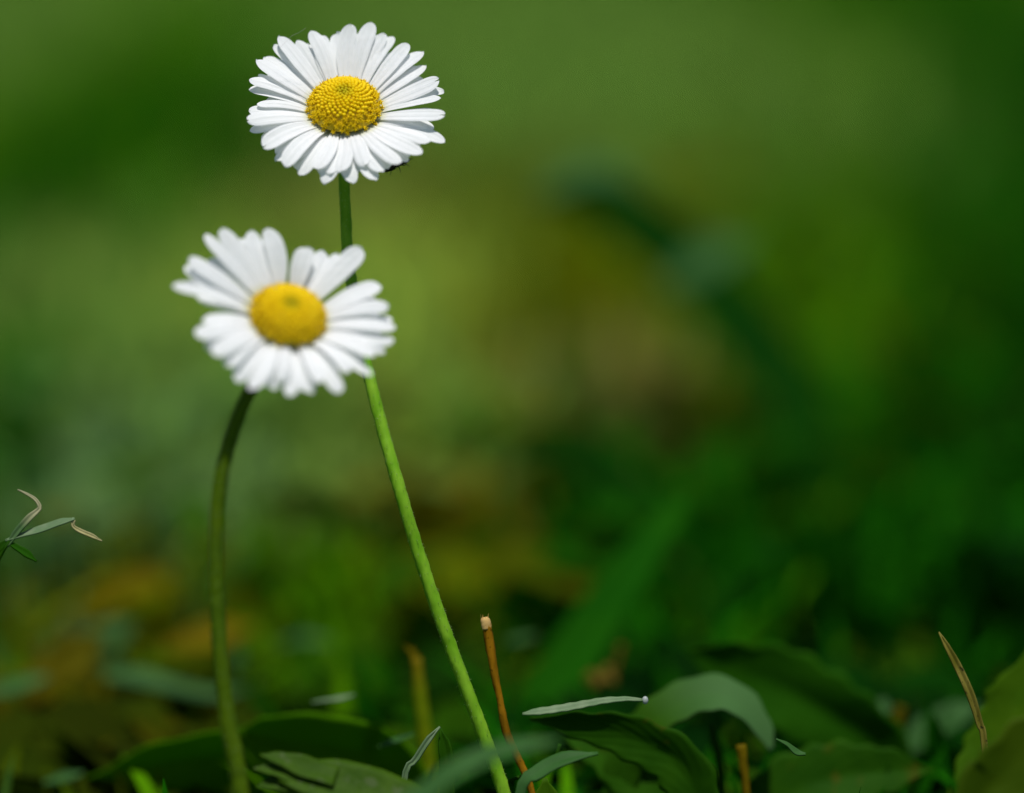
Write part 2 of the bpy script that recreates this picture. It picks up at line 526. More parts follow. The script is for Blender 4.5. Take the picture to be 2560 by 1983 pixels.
def choose_kind(P, rng, keys):
    n = len(P)
    # patch membership, chosen blade by blade so that neighbours mingle
    w = np.zeros((n, len(keys)))
    w[:, keys.index('M')] = 0.16
    w[:, keys.index('P')] = 0.06
    w[:, keys.index('K')] = 0.08
    for (x, y, a, b, k) in PATCHES:
        d = ((P[:, 0] - x) / a) ** 2 + ((P[:, 1] - y) / b) ** 2
        w[:, keys.index(k)] += (9.0 if k in 'DKT' else 4.0) * np.exp(-d * 0.8)
    w /= w.sum(1, keepdims=True)
    pick = (w.cumsum(1) > rng.random((n, 1))).argmax(1)
    base = np.array([KINDS[k][0] for k in keys])[pick]
    spread = np.array([KINDS[k][1] for k in keys])[pick]
    hs = np.array([KINDS[k][2] for k in keys])[pick]
    col = base * (1 + spread[:, None] * rng.uniform(-1, 1, (n, 1))) * (1 + 0.12 * rng.uniform(-1, 1, (n, 3)))
    return pick, col, hs


def _build_blades(P, n, h, wd, az, col, rng):
    lean = rng.uniform(0.1, 1.0, n)
    tw = rng.uniform(0, np.pi, n)
    SEG = 4
    V = np.zeros((n, SEG + 1, 2, 3), np.float32)
    C = np.zeros((n, SEG + 1, 2, 4), np.float32)
    for s in range(SEG + 1):
        t = s / SEG
        reach = h * lean * t * t * 1.1
        z = h * (t - 0.35 * lean * t * t) - 0.001
        cx = P[:, 0] + np.cos(az) * reach
        cy = P[:, 1] + np.sin(az) * reach
        prof = (0.75 + 0.5 * t - 1.2 * t ** 3) if t < 1 else 0.04
        dx = np.cos(tw) * wd * prof / 2
        dy = np.sin(tw) * wd * prof / 2
        V[:, s, 0] = np.stack([cx - dx, cy - dy, z], 1)
        V[:, s, 1] = np.stack([cx + dx, cy + dy, z], 1)
        C[:, s, :, :3] = np.clip(col * 1.0, 0.001, 1)[:, None, :]
        C[:, s, :, 3] = 1
    nv = n * (SEG + 1) * 2
    b = (np.arange(n) * (SEG + 1) * 2)[:, None]
    q = np.array([[2 * s, 2 * s + 1, 2 * s + 3, 2 * s + 2] for s in range(SEG)]).ravel()[None, :]
    F = (b + q).astype(np.int32).ravel()
    nf = n * SEG
    me = bpy.data.meshes.new('grass')
    me.vertices.add(nv)
    me.vertices.foreach_set('co', V.ravel())
    me.loops.add(nf * 4)
    me.loops.foreach_set('vertex_index', F)
    me.polygons.add(nf)
    me.polygons.foreach_set('loop_start', np.arange(nf, dtype=np.int32) * 4)
    me.polygons.foreach_set('loop_total', np.full(nf, 4, np.int32))
    ca = me.color_attributes.new('hue', 'FLOAT_COLOR', 'POINT')
    ca.data.foreach_set('color', C.ravel())
    me.update(calc_edges=True)
    me.polygons.foreach_set('use_smooth', [True] * nf)
    me.materials.append(M_GRASS)
    o = bpy.data.objects.new('grass', me)
    COL.objects.link(o)
    o['kind'] = 'stuff'
    tag(o, 'short lawn grass in mixed greens with brown thatch, out of focus', 'grass')


build_grass()


def build_ground_cover():
    rng = np.random.default_rng(21)
    keys = list(KINDS)
    parts = []
    for n, x, y0, y1 in ((70, 0.10, 0.30, 0.39), (230, 0.14, 0.43, 0.50), (420, 0.18, 0.50, 0.68), (380, 0.25, 0.68, 1.0)):
        parts.append(np.stack([rng.uniform(-x, x, n), rng.uniform(y0, y1, n)], 1))
    P = np.concatenate(parts)
    pick, col, hs = choose_kind(P, rng, keys)
    dd = ((P[:, None, :] - P[None, :, :]) ** 2).sum(2)
    wt = np.exp(-dd / 0.018 ** 2)
    mean = wt @ col / wt.sum(1, keepdims=True)      # plants of one patch look alike
    V, F, C = [], [], []
    prof = (0.25, 0.75, 1.0, 0.95, 0.6, 0.06)
    for i, (x, y) in enumerate(P):
        cc = (0.62 if y > 0.5 else 0.45) * (0.55 * col[i] + 0.45 * mean[i])
        ln, w = rng.uniform(0.011, 0.020), rng.uniform(0.006, 0.011)
        z = rng.uniform(0.001, 0.005) if y < 0.5 else rng.uniform(0.005, 0.016)
        a, el = rng.uniform(0, 6.283), rng.uniform(-0.15, 0.7) * (0.4 if y < 0.5 else 1)
        roll = rng.normal(0, 0.35)
        d = np.array([math.cos(a), math.sin(a), 0])
        sd = np.array([-math.sin(a), math.cos(a), 0])
        n0 = len(V)
        for k, pf in enumerate(prof):
            t = k / 5
            c = np.array([x, y, z]) + d * ln * t * math.cos(el) + np.array([0, 0, 1.0]) * ln * (math.sin(el) * t - 0.35 * t * t)
            for q in (-1, 0, 1):
                V.append(c + sd * q * w / 2 * pf * math.cos(roll) + np.array([0, 0, 1.0]) * (q * math.sin(roll) + 0.25 * abs(q)) * w / 2 * pf)
                C.append((*np.clip(cc, 0.001, 1), 1))
        for k in range(5):
            for q in range(2):
                b = n0 + k * 3 + q
                F.append((b, b + 1, b + 4, b + 3))
        # leaf stalk down to the soil
        m0 = len(V)
        s0 = V[n0 + 1]
        for pp in (s0 + sd * 0.0005, s0 - sd * 0.0005, np.array([x - d[0] * .004, y - d[1] * .004, -0.001]) - sd * 0.0005, np.array([x - d[0] * .004, y - d[1] * .004, -0.001]) + sd * 0.0005):
            V.append(pp)
            C.append((*np.clip(col[i], 0.001, 1), 1))
        F.append((m0, m0 + 1, m0 + 2, m0 + 3))
    me = bpy.data.meshes.new('ground_cover')
    me.from_pydata([tuple(map(float, v)) for v in V], [], F)
    ca = me.color_attributes.new('hue', 'FLOAT_COLOR', 'POINT')
    ca.data.foreach_set('color', np.array(C, np.float32).ravel())
    me.polygons.foreach_set('use_smooth', [True] * len(me.polygons))
    me.materials.append(M_GRASS)
    o = bpy.data.objects.new('ground_cover', me)
    COL.objects.link(o)
    o['kind'] = 'stuff'
    tag(o, 'low carpet of small rounded weed leaves among the grass', 'ground cover')


build_ground_cover()


# ------------------------------------------------------------------ daisies
def make_daisy(name, label, base_px, D, minor, alpha, disc_px, dome_px, petals, stem_px, stem_r, stem_mat, seed, lift=(11, 11), scale_u=1.0, fill_max=0.5):
    rnd = random.Random(seed)
    pm = K * D                                         # metres per photograph pixel at this depth
    mx_, my_ = minor
    sa, ca = math.sin(R(alpha)), math.cos(R(alpha))
    Nn = camv(sa * mx_, sa * my_, ca)
    E1 = camv(my_, -mx_, 0)
    E2 = Nn.cross(E1)
    O = at(base_px[0], base_px[1], D)
    foot = root(*stem_px[-1][:1], stem_px[-1][2])
    top = thing(name, foot, label, 'flower', 'white daisies in bloom')
    Rd, H = disc_px * pm, dome_px * pm

    # disc: receptacle dome with its florets
    def dome(r, a):
        z = H * (1 - (r / Rd) ** 2.4) ** 0.62 if r < Rd else 0.0
        z -= 0.05 * H * math.exp(-(r / (0.22 * Rd)) ** 2)
        return O + (E1 * math.cos(a) + E2 * math.sin(a)) * r + Nn * z
    gb = Geo()
    rows, uvs = [], []
    for i in range(17):
        r = Rd * 0.97 * min(1, math.sin(i / 16 * math.pi / 2))
        rows.append([dome(max(r, 1e-6), j / 32 * 2 * math.pi) - Nn * 0.0001 for j in range(33)])
        uvs.append([(r / Rd, j / 32) for j in range(33)])
    gb.grid(rows, uvs)
    base_o = gb.build('disc', M_DISC_BASE, foot, top)
    gf = Geo()
    NF = 330
    for k in range(NF):
        f = (k + 0.5) / NF
        r = Rd * 0.985 * math.sqrt(f)
        a = k * 2.399963 + rnd.uniform(-0.5, 0.5) * 0.05 / math.sqrt(f + 0.05) * (3 if f > 0.6 else 1)
        r *= 1 + rnd.uniform(-0.012, 0.012)
        e = Rd * 0.02
        p = dome(r, a)
        dr = (dome(min(r + e, Rd * 0.999), a) - dome(max(r - e, 0), a))
        da = (E2 * math.cos(a) - E1 * math.sin(a))
        nrm = da.cross(dr).normalized() * -1
        if nrm.dot(Nn) < 0:
            nrm = -nrm
        nrm = (nrm + (E1 * math.cos(a) + E2 * math.sin(a)) * (0.5 if f > 0.9 else 0)).normalized()
        s = Rd * (0.057 + 0.008 * rnd.random())
        if f < 0.04:
            s *= 0.88
        if f < 0.60:
            gf.ball(p + nrm * s * 0.05, s, nrm, 1.25, 8, 6, u=f ** 0.5)
        else:                                           # opened floret: a cup ringed by five little lobes
            t1 = nrm.orthogonal().normalized()
            t2 = nrm.cross(t1)
            ph = rnd.uniform(0, 6.28)
            gf.ball(p + nrm * s * 0.2, s * 0.75, nrm, 1.3, 6, 4, u=f ** 0.5)
            for q in range(5):
                b = ph + q * 1.2566
                dirn = (t1 * math.cos(b) + t2 * math.sin(b)) * 0.8 + nrm * rnd.uniform(0.4, 1.0)
                gf.ball(p + nrm * s * 0.9 + (t1 * math.cos(b) + t2 * math.sin(b)) * s * 0.75, s * 0.30, dirn, 2.2, 5, 4, u=f ** 0.5)
            gf.ball(p + nrm * s * 1.5, s * 0.26, nrm, 2.4, 5, 4, u=f ** 0.5)
    gf.build('florets', M_DISC, foot, base_o)

    # petals: each strap runs from under the disc to its own tip
    # a back row of short petals fills the wider gaps of the fringe
    ang = sorted((math.atan2((ty - base_px[1]) / 0.8, tx - base_px[0]), tx, ty) for tx, ty, w_, l_, k_ in petals)
    petals = list(petals)
    for k in range(len(ang)):
        a0, x0, y0 = ang[k]
        a1, x1, y1 = ang[(k + 1) % len(ang)]
        gap = (a1 - a0) % 6.2832
        if 0.13 < gap < fill_max:
            q = rnd.uniform(0.86, 0.95)
            petals.append((base_px[0] + ((x0 + x1) / 2 - base_px[0]) * q, base_px[1] + ((y0 + y1) / 2 - base_px[1]) * q, 34, 3, ''))
    for i, (tx, ty, wpx, layer, kind) in enumerate(petals):
        ox, oy = (tx - base_px[0]) * pm, -(ty - base_px[1]) * pm
        a_ = ox * my_ - oy * mx_                        # along the major axis of the projected ring
        b_ = ox * mx_ + oy * my_
        dirn = b_ / max(1e-9, math.hypot(a_, b_))
        el = R(lift[0] + lift[1] * dirn - 2.2 * layer + rnd.uniform(-1.2, 1.2))
        Lp = math.hypot(a_, b_ / ca)
        for _ in range(40):
            s_ = (b_ - Lp * math.sin(el) * sa) / ca
            Lp = 0.5 * Lp + 0.5 * math.hypot(a_, s_) / math.cos(el)
        th = math.atan2((b_ - Lp * math.sin(el) * sa) / ca, a_)
        rad = E1 * math.cos(th) + E2 * math.sin(th)
        tan = -E1 * math.sin(th) + E2 * math.cos(th)
        r0 = Rd * 0.80
        w = wpx * pm * (0.95 + 0.09 * layer)
        Lp *= 1.012
        arch = rnd.uniform(0.02, 0.07) * Lp
        droop = 0.0
        curl = 0.0
        if kind == 'curl':
            curl = 1.0
        tw = rnd.uniform(-0.22, 0.22)
        chan = rnd.uniform(0.02, 0.10) * rnd.choice((1, -1, -1))
        notch = rnd.choice((0, 0, 0.03, 0.045)) if kind != 'notch' else 0.075
        n, mm = 26, 10
        rows, uvs = [], []
        z0 = (-0.02 - 0.035 * layer + rnd.uniform(-0.012, 0.012)) * Rd
        side_bend = rnd.uniform(-0.05, 0.05) * Lp
        for kk in range(n + 1):
            t = 1 - (1 - kk / n) ** 1.7
            row, uv = [], []
            if t < 0.75:
                u = min(1, t / 0.62)
                prof = 0.55 + 0.45 * (u * u * (3 - 2 * u))
            else:
                x = (t - 0.75) / 0.25
                prof = math.sqrt(max(0.0, 1 - x ** 2.5))
            prof = max(prof, 0.02)
            for j in range(mm + 1):
                x = 2 * j / mm - 1
                tt = t - notch * (t ** 6) * (0.5 + 0.5 * math.cos(x * 4.2)) * (1 if abs(x) < 0.95 else 0.3)
                rho = r0 + (Lp * math.cos(el) - r0) * tt
                z = z0 + (Lp * math.sin(el)) * (tt * 0.75 + 0.25 * tt * tt) + arch * 4 * tt * (1 - tt)
                y = x * w / 2 * prof + side_bend * 4 * tt * (1 - tt)
                zz = z + chan * w * (x * x) * prof + 0.028 * w * math.cos(x * 8.2) * min(1, (1 - tt) * 5)
                zz += math.sin(tw * tt) * x * w / 2
                if curl and tt > 0.55:                  # tip rolled up and back over the petal
                    c = (tt - 0.55) / 0.45 * 3.3
                    rl = (Lp - r0) * 0.45 / 3.3
                    rho = r0 + (Lp * math.cos(el) - r0) * 0.55 + math.sin(c) * rl * 1.5
                    zz = zz * 0.4 + (1 - math.cos(c)) * rl * 0.7
                row.append(O + rad * rho + tan * y + Nn * zz)
                uv.append((t, j / mm))
            rows.append(row)
            uvs.append(uv)
        gp = Geo()
        gp.grid(rows, uvs)
        gp.build('petal', M_PETAL, foot, top)

    # green cup of bracts under the head
    gc = Geo()
    for k in range(15):
        a = k / 15 * 2 * math.pi + rnd.uniform(-0.05, 0.05)
        rad = E1 * math.cos(a) + E2 * math.sin(a)
        pts = [O - Nn * 0.0021 * scale_u + rad * 0.0006, O - Nn * 0.0017 * scale_u + rad * Rd * 0.55, O - Nn * 0.0008 * scale_u + rad * Rd * 1.0, O - Nn * 0.0004 + rad * Rd * 1.35]
        gc.ribbon(pts, [0.0008, 0.0019, 0.0017, 0.0002], -Nn, n=8, m=4, fold=-0.1)
    rows = [[O - Nn * zz + (E1 * math.cos(j / 20 * 6.2832) + E2 * math.sin(j / 20 * 6.2832)) * rr for j in range(21)] for rr, zz in ((0.0007, 0.0026), (Rd * 0.5, 0.0020), (Rd * 0.85, 0.0011), (Rd * 0.95, 0.0003))]
    gc.grid(rows, [[(0, 0)] * 21] * 4)
    gc.build('bract_cup', M_BRACT, foot, top)

    # stem
    pts = [O - Nn * 0.0014, O - Nn * 0.0030] + [at(x, y, d) for x, y, d in stem_px[:-1]] + [foot]
    gs = Geo()
    rr = [stem_r[0] * 1.1] * 2 + [stem_r[0] + (stem_r[1] - stem_r[0]) * i / (len(stem_px) - 1) for i in range(len(stem_px))]
    sp = gs.tube(pts, rr, n=190, seg=14, bump=0.075, rnd=rnd)
    st = gs.build('stem', stem_mat, foot, top)
    gh = Geo()
    for k in range(800):
        i = rnd.randrange(8, 186)
        p = sp[i][0].lerp(sp[i + 1][0], rnd.random())
        q = (sp[i + 1][0] - sp[i][0]).normalized()
        a = rnd.uniform(0, 6.28)
        s1 = q.orthogonal().normalized()
        dd = (s1 * math.cos(a) + q.cross(s1) * math.sin(a))
        r = lerp_list(rr, sp[i][1])
        ln = rnd.uniform(0.10, 0.34) * 0.001
        b0 = p + dd * r * 0.95
        tip = p + dd * (r + ln) - q * ln * rnd.uniform(-0.9, 0.3)
        wv = q.cross(dd) * 0.00004
        n0 = len(gh.v)
        gh.v += [b0 + wv, b0 - wv, b0 + q * 0.00006, tip]
        gh.uv += [(0, 0)] * 4
        gh.f += [(n0, n0 + 1, n0 + 3), (n0 + 1, n0 + 2, n0 + 3), (n0 + 2, n0, n0 + 3)]
    gh.build('hairs', M_HAIR, foot, st)
    return top, O, Nn, E1, E2


def zoom(lst, ox, oy, sc):
    return [(ox + x / sc, oy + y / sc, w / sc, l, k) for x, y, w, l, k in lst]


UP = zoom([
    (1290, 172, 165, 0, ''), (1405, 262, 125, 1, ''), (1475, 280, 120, 2, ''), (1612, 368, 155, 0, ''), (1742, 428, 145, 1, ''),
    (1765, 545, 125, 2, ''), (1888, 705, 180, 0, 'notch'), (1930, 788, 90, 2, ''), (1905, 860, 115, 1, ''), (1945, 1030, 150, 0, 'notch'),
    (1940, 1255, 125, 2, ''), (1812, 1262, 135, 1, ''), (1745, 1385, 165, 0, ''), (1622, 1425, 110, 2, ''), (1562, 1468, 150, 0, ''),
    (1405, 1530, 140, 1, ''), (1345, 1592, 130, 2, ''), (1258, 1480, 150, 0, ''), (1150, 1615, 130, 2, ''), (1052, 1535, 150, 0, ''),
    (960, 1545, 115, 1, ''), (922, 1622, 140, 2, ''), (838, 1510, 150, 0, ''), (702, 1548, 120, 2, ''), (568, 1482, 165, 0, ''),
    (488, 1420, 125, 2, ''), (380, 1325, 185, 0, 'notch'), (250, 1150, 120, 2, ''), (232, 1075, 170, 0, ''), (235, 965, 130, 2, ''), (305, 915, 95, 1, ''),
    (228, 768, 130, 2, ''), (232, 705, 140, 0, 'notch'), (300, 640, 110, 2, ''), (292, 522, 165, 0, ''), (345, 468, 130, 2, ''),
    (430, 368, 110, 1, ''), (482, 300, 160, 0, ''), (638, 322, 130, 1, ''), (758, 248, 145, 0, ''), (842, 278, 150, 1, ''),
    (975, 248, 140, 2, ''), (1108, 190, 165, 0, ''),
], 560, 0, 3.525)
LO = zoom([
    (905, 165, 190, 0, ''), (748, 185, 150, 1, ''), (672, 238, 130, 2, ''), (512, 178, 170, 0, ''), (385, 218, 115, 1, ''),
    (262, 435, 160, 0, ''), (225, 490, 120, 2, ''), (145, 670, 140, 0, ''), (340, 745, 120, 2, ''), (400, 960, 150, 1, ''), (345, 1075, 180, 0, ''), (430, 1165, 130, 2, ''),
    (492, 1235, 165, 0, ''), (610, 1330, 150, 1, ''), (690, 1448, 125, 2, ''), (812, 1530, 140, 0, ''), (985, 1510, 130, 2, ''), (1060, 1460, 130, 0, ''),
    (1130, 1575, 130, 1, ''), (1300, 1545, 140, 2, ''), (1380, 1470, 130, 0, ''), (1545, 1545, 140, 1, ''), (1600, 1390, 130, 0, ''), (1800, 1395, 110, 2, ''),
    (1825, 1245, 140, 0, ''), (1900, 1210, 90, 2, ''), (1975, 1115, 130, 1, ''), (1985, 1010, 140, 0, ''), (1958, 925, 120, 2, ''), (1925, 835, 140, 0, ''),
    (1855, 650, 185, 0, ''), (1695, 335, 195, 0, ''), (1500, 375, 150, 1, ''), (1375, 345, 125, 2, ''), (1230, 328, 185, 0, ''),
], 400, 520, 3.384)

D1 = 0.4205
d1, O1, N1, A1, B1 = make_daisy(
    'daisy', 'taller daisy in sharp focus with evenly spread white petals and straight slanting stem',
    (862, 278), D1, (0.0, 1.0), 43, 92, 70, UP,
    [(861, 450, D1 + 0.0032), (864, 530, D1 + 0.0034), (870, 640, D1 + 0.0036), (884, 740, D1 + 0.0034), (903, 850, D1 + 0.0029), (924, 945, D1 + 0.0021), (957, 1075, D1 + 0.0010),
     (1002, 1235, D1 - 0.0005), (1052, 1400, D1 - 0.0005), (1106, 1560, D1 - 0.0005), (1163, 1715, D1 - 0.0003), (1213, 1850, D1), (1262, 1990, D1), (1340, 0, D1)],
    (0.00062, 0.00080), M_STEM, 11)
D2 = 0.4055
d2, O2, N2, A2, B2 = make_daisy(
    'daisy', 'shorter nearer daisy with gaps between its petals and a curved olive stem',
    (718, 798), D2, (0.34, 0.94), 42, 95, 62, LO,
    [(634, 965, D2 + 0.0005), (598, 1035, D2), (566, 1130, D2), (546, 1250, D2), (540, 1360, D2), (542, 1480, D2), (552, 1640, D2), (570, 1800, D2), (603, 1990, D2), (640, 0, D2)],
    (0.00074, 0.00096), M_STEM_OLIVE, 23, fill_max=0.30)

rnd = random.Random(3)
# a small dark insect hiding under the lower right petals: one skinned body
ins = bpy.data.meshes.new('insect')
ic = at(990, 414, D1 - 0.0005)
ax = camv(0.90, 0.36, 0.22).normalized()
sd = camv(-0.2, 0.1, 0.95).normalized()
dn = ax.cross(sd).normalized()
if dn.dot(CU) > 0:
    dn = -dn
mmx = 0.001
chain = [(-1.75, 0.0, .10), (-1.3, .02, .30), (-0.75, .03, .40), (-0.2, 0, .22), (0.15, -.02, .30), (0.6, -.02, .26), (0.85, 0, .14), (1.15, .05, .24), (1.5, .12, .10)]
vs, es, rad_ = [], [], []
for x, y, r in chain:
    vs.append(ic + ax * x * mmx + dn * y * mmx)
    rad_.append(r * mmx)
es += [(i, i + 1) for i in range(len(chain) - 1)]
def limb(start, pts):
    prev = start
    for (x, s, d, r) in pts:
        vs.append(ic + (ax * x + sd * s + dn * d) * mmx)
        rad_.append(r * mmx)
        es.append((prev, len(vs) - 1))
        prev = len(vs) - 1
for sgn in (1, -1):
    limb(3, [(-0.3, .35 * sgn, .25, .06), (-0.8, .7 * sgn, .15, .045), (-1.2, .8 * sgn, .65, .03)])
    limb(4, [(0.2, .35 * sgn, .28, .06), (0.15, .75 * sgn, .25, .045), (0.1, .85 * sgn, .80, .03)])
    limb(5, [(0.8, .35 * sgn, .25, .06), (1.1, .6 * sgn, .20, .045), (1.35, .7 * sgn, .60, .03)])
    limb(8, [(1.75, .2 * sgn, -.05, .03), (2.2, .35 * sgn, .0, .022)])
ins.from_pydata([tuple(v - ic) for v in vs], es, [])
io = bpy.data.objects.new('insect', ins)
COL.objects.link(io)
io.location = ic
md = io.modifiers.new('skin', 'SKIN')
for i, sv_ in enumerate(ins.skin_vertices[0].data):
    sv_.radius = (rad_[i], rad_[i])
ins.skin_vertices[0].data[3].use_root = True
io.modifiers.new('smooth', 'SUBSURF').levels = 1
io.modifiers['smooth'].render_levels = 2
ins.materials.append(M_INSECT)
tag(io, 'small black insect clinging beneath the lower right petals of the taller daisy', 'insect')

# a strand of spider silk at the upper left petal tips
g = Geo()
g.tube([at(700, 120, D1 - .002), at(722, 97, D1 - .002), at(733, 88, D1 - .002), at(747, 82, D1 - .002), at(765, 70, D1 - .002)], [0.000011] * 5, n=20, seg=5)
tag(g.build('spider_silk', M_SILK, at(733, 88, D1 - .002)), 'faint strand of spider silk between upper left petal tips of the taller daisy', 'silk')

# ------------------------------------------------------------------ leaves, stalks and litter around the stems
_rnd = random.Random(77)


def P3(pts, D0):
    return [p if isinstance(p, Vector) else at(p[0], p[1], p[2] if len(p) > 2 else D0) for p in pts]


def blade(name, label, cat, mat, D0, pts, widths, face=(0, 0.45, 0.9), n=26, m=6, fold=0.12, thick=0.00018, group=None, parent=None, org=None, **kw):
    """a leaf or grass blade along photograph points at depth D0; widths in photograph pixels"""
    pts3 = P3(pts, D0)
    o0 = pts3[0].copy() if org is None else org
    ge = Geo()
    ge.ribbon(pts3, [w * K * D0 for w in widths], camv(*face), n=n, m=m, fold=fold, rnd=_rnd, **kw)
    o = ge.build(name, mat, o0, parent, thick=thick)
    if label:
        tag(o, label, cat, group)
    return o


def stick(name, label, cat, mat, D0, pts, radii, bump=0.08, parent=None, org=None, group=None, n=30):
    pts3 = P3(pts, D0)
    o0 = pts3[0].copy() if org is None else org
    ge = Geo()
    ge.tube(pts3, [r * K * D0 for r in radii], n=n, seg=10, bump=bump, rnd=_rnd)
    o = ge.build(name, mat, o0, parent)
    if label:
        tag(o, label, cat, group)
    return o


# withered grass sprig at the left edge
f0 = root(-75, .424)
sp_ = thing('withered_sprig', f0, 'withered grass sprig with pale curled tips at the left edge', 'grass sprig')
stick('stalk', None, None, M_MID, .422, [f0, (-60, 1700), (-35, 1500), (-5, 1400), (24, 1352)], [9, 8, 7, 6, 5], parent=sp_, org=f0)
blade('blade', None, None, M_WITHER, .422, [(18, 1366), (42, 1332), (72, 1298), (96, 1276), (99, 1266), (88, 1249), (68, 1236), (44, 1224)], [9, 17, 18, 12, 9, 8, 6, 2], parent=sp_, org=f0, fold=.3)
blade('blade', None, None, M_PALEDRY, .422, [(14, 1352), (50, 1341), (100, 1327), (150, 1309), (187, 1298)], [7, 15, 26, 24, 9], face=(0, .8, .6), parent=sp_, org=f0, fold=.2)
blade('withered_tip', None, None, M_CREAM, .422, [(184, 1300), (183, 1316), (200, 1328), (228, 1340), (255, 1353)], [9, 8, 11, 11, 3], parent=sp_, org=f0, fold=.3)
blade('bract', None, None, M_DARK, .422, [(14, 1352), (40, 1368), (66, 1384), (92, 1404)], [6, 15, 20, 5], parent=sp_, org=f0)
blade('bract', None, None, M_MID, .422, [(20, 1350), (5, 1365), (-8, 1385)], [6, 18, 6], parent=sp_, org=f0)

# orange cut stalk right of the tall stem
f0 = root(1395, .421)
sk = thing('dry_stalk', f0, 'upright orange dry stalk with a pale cut top beside the green stem', 'stalk')
stick('stalk', None, None, M_ORANGE, .421, [f0, (1335, 2000), (1292, 1890), (1266, 1830), (1250, 1750), (1237, 1690), (1226, 1620), (1216, 1562)], [9, 9, 10, 11, 9, 10, 12, 12], parent=sk, org=f0, bump=.12, n=60)
stick('cut_end', None, None, M_TAN, .421, [(1217, 1574), (1215, 1560), (1213, 1549), (1212, 1543)], [12.5, 13.5, 12, 7], parent=sk, org=f0, n=8)

ge = Geo()
for k in range(9):
    a = k * .7
    p = at(1212 + 9 * math.cos(a), 1545, .421) + camv(0, 0, math.sin(a) * .0004)
    ge.ribbon([p - CU * .0004, p + camv(.2 * math.cos(a), 1, 0) * _rnd.uniform(.0001, .0006)], [.0002, .00004], camv(math.cos(a), 0, math.sin(a)), n=3, m=1)
ge.build('frayed_fibres', M_TAN, f0, sk)

# pale folded clipping lying over the leaves, with a white bead at its end
f0 = at(1310, 1787, .419)
cl = thing('grass_clipping', f0, 'pale narrow grass clipping with a white bead at its right end', 'grass clipping')
blade('blade', None, None, M_PALEDRY, .419, [(1306, 1786), (1345, 1786), (1420, 1776), (1500, 1760), (1560, 1752), (1608, 1752)], [8, 28, 30, 26, 18, 9], face=(0, .9, .5), fold=.35, lobes=.08, nlobe=9, parent=cl, org=f0, n=40)
ge = Geo(); ge.ball(at(1613, 1751, .419), 8 * K * .419, CU, 1.3, 12, 8)
ge.build('bead', M_BEAD, f0, cl)

# foreground blade, out of focus, across the foot of the tall stem
blade('grass_shoot', 'blurred grey green blade slanting across the foot of the tall stem', 'grass blade', M_PALE, .385,
      [root(900, .385), (960, 2120), (1080, 1975), (1190, 1905), (1290, 1872), (1400, 1852)], [40, 60, 70, 72, 55, 16], face=(0, .8, .6))

# yellow stalk behind the tall stem
f0 = root(1110, .445)
ys = thing('yellow_stalk', f0, 'blurred yellow green stalk with an orange tip left of the tall stem', 'stalk')
stick('stalk', None, None, M_YSTALK, .445, [f0, (1085, 1990), (1066, 1860), (1052, 1750), (1042, 1645)], [24, 22, 20, 18, 13], parent=ys, org=f0)
blade('withered_tip', None, None, M_DEAD, .445, [(1045, 1660), (1030, 1630), (1008, 1612)], [18, 16, 5], parent=ys, org=f0)

blade('grass_shoot', 'short sharp pointed blade with pale edges between the two stems near bottom edge', 'grass blade', M_PALEDRY, .420,
      [root(1000, .42), (1010, 1960), (1040, 1900), (1072, 1850), (1100, 1817)], [16, 14, 15, 15, 3], fold=.4)
blade('grass_shoot', 'short green folded blade right beside the pale pointed blade', 'grass blade', M_MID, .421,
      [root(1120, .421), (1118, 1950), (1112, 1870), (1100, 1820)], [40, 36, 34, 4], fold=.3)

# leaves in the lower left
ge = Geo()
f0 = root(1150, .410)
for pts, ws in (([f0, (1080, 2060), (960, 2002), (850, 1965), (760, 1945), (700, 1935)], [40, 110, 150, 135, 100, 50]),
                ([(840, 1945), (760, 1918), (700, 1898), (650, 1888)], [60, 62, 40, 8]),
                ([(800, 1955), (730, 1935), (680, 1924), (634, 1922)], [50, 56, 38, 8]),
                ([(800, 1975), (730, 1962), (680, 1960), (640, 1968)], [50, 56, 40, 8]),
                ([(900, 1975), (830, 2000), (770, 2010), (720, 2030)], [60, 70, 40, 8])):
    ge.ribbon(P3(pts, .410), [w * K * .410 for w in ws], camv(0.1, .62, .78), n=24, m=8, fold=.08, wave=.05, rnd=_rnd)
tag(ge.build('lobed_leaf', M_LOBED, f0, thick=.00015), 'yellow green leaf with ragged finger lobes low between the stems', 'leaf')
blade('broad_leaf', 'large dark olive leaf sloping left from behind the curved stem', 'leaf', M_DARKOLIVE, .447,
      [root(760, .447), (740, 1990), (590, 1900), (420, 1905), (215, 1945)], [120, 240, 240, 160, 6], face=(0, -.55, .83), n=40, m=12, wave=.04)
blade('broad_leaf', 'large dark leaf with rounded end between the two flower stems', 'leaf', M_DARKOLIVE, .443,
      [root(1060, .443), (1010, 2010), (930, 1900), (790, 1865), (660, 1850), (585, 1830)], [120, 200, 230, 215, 160, 20], face=(0, -.45, .89), n=40, m=12, wave=.04)
blade('grass_shoot', 'tiny pale blade tip added as a rim highlight above the dark rounded leaf', 'grass blade', M_PALEDRY, .4405,  # pale colour stands in for the highlight on the leaf's rim
      [(780, 1756), (815, 1752), (852, 1748), (886, 1738)], [5, 14, 22, 6], face=(0, .95, .3))
blade('grass_shoot', 'dull green blade tip lying below the yellow stalk', 'grass blade', M_PALE, .437,
      [(945, 1868), (985, 1855), (1034, 1836)], [6, 26, 8], face=(0, .9, .4))

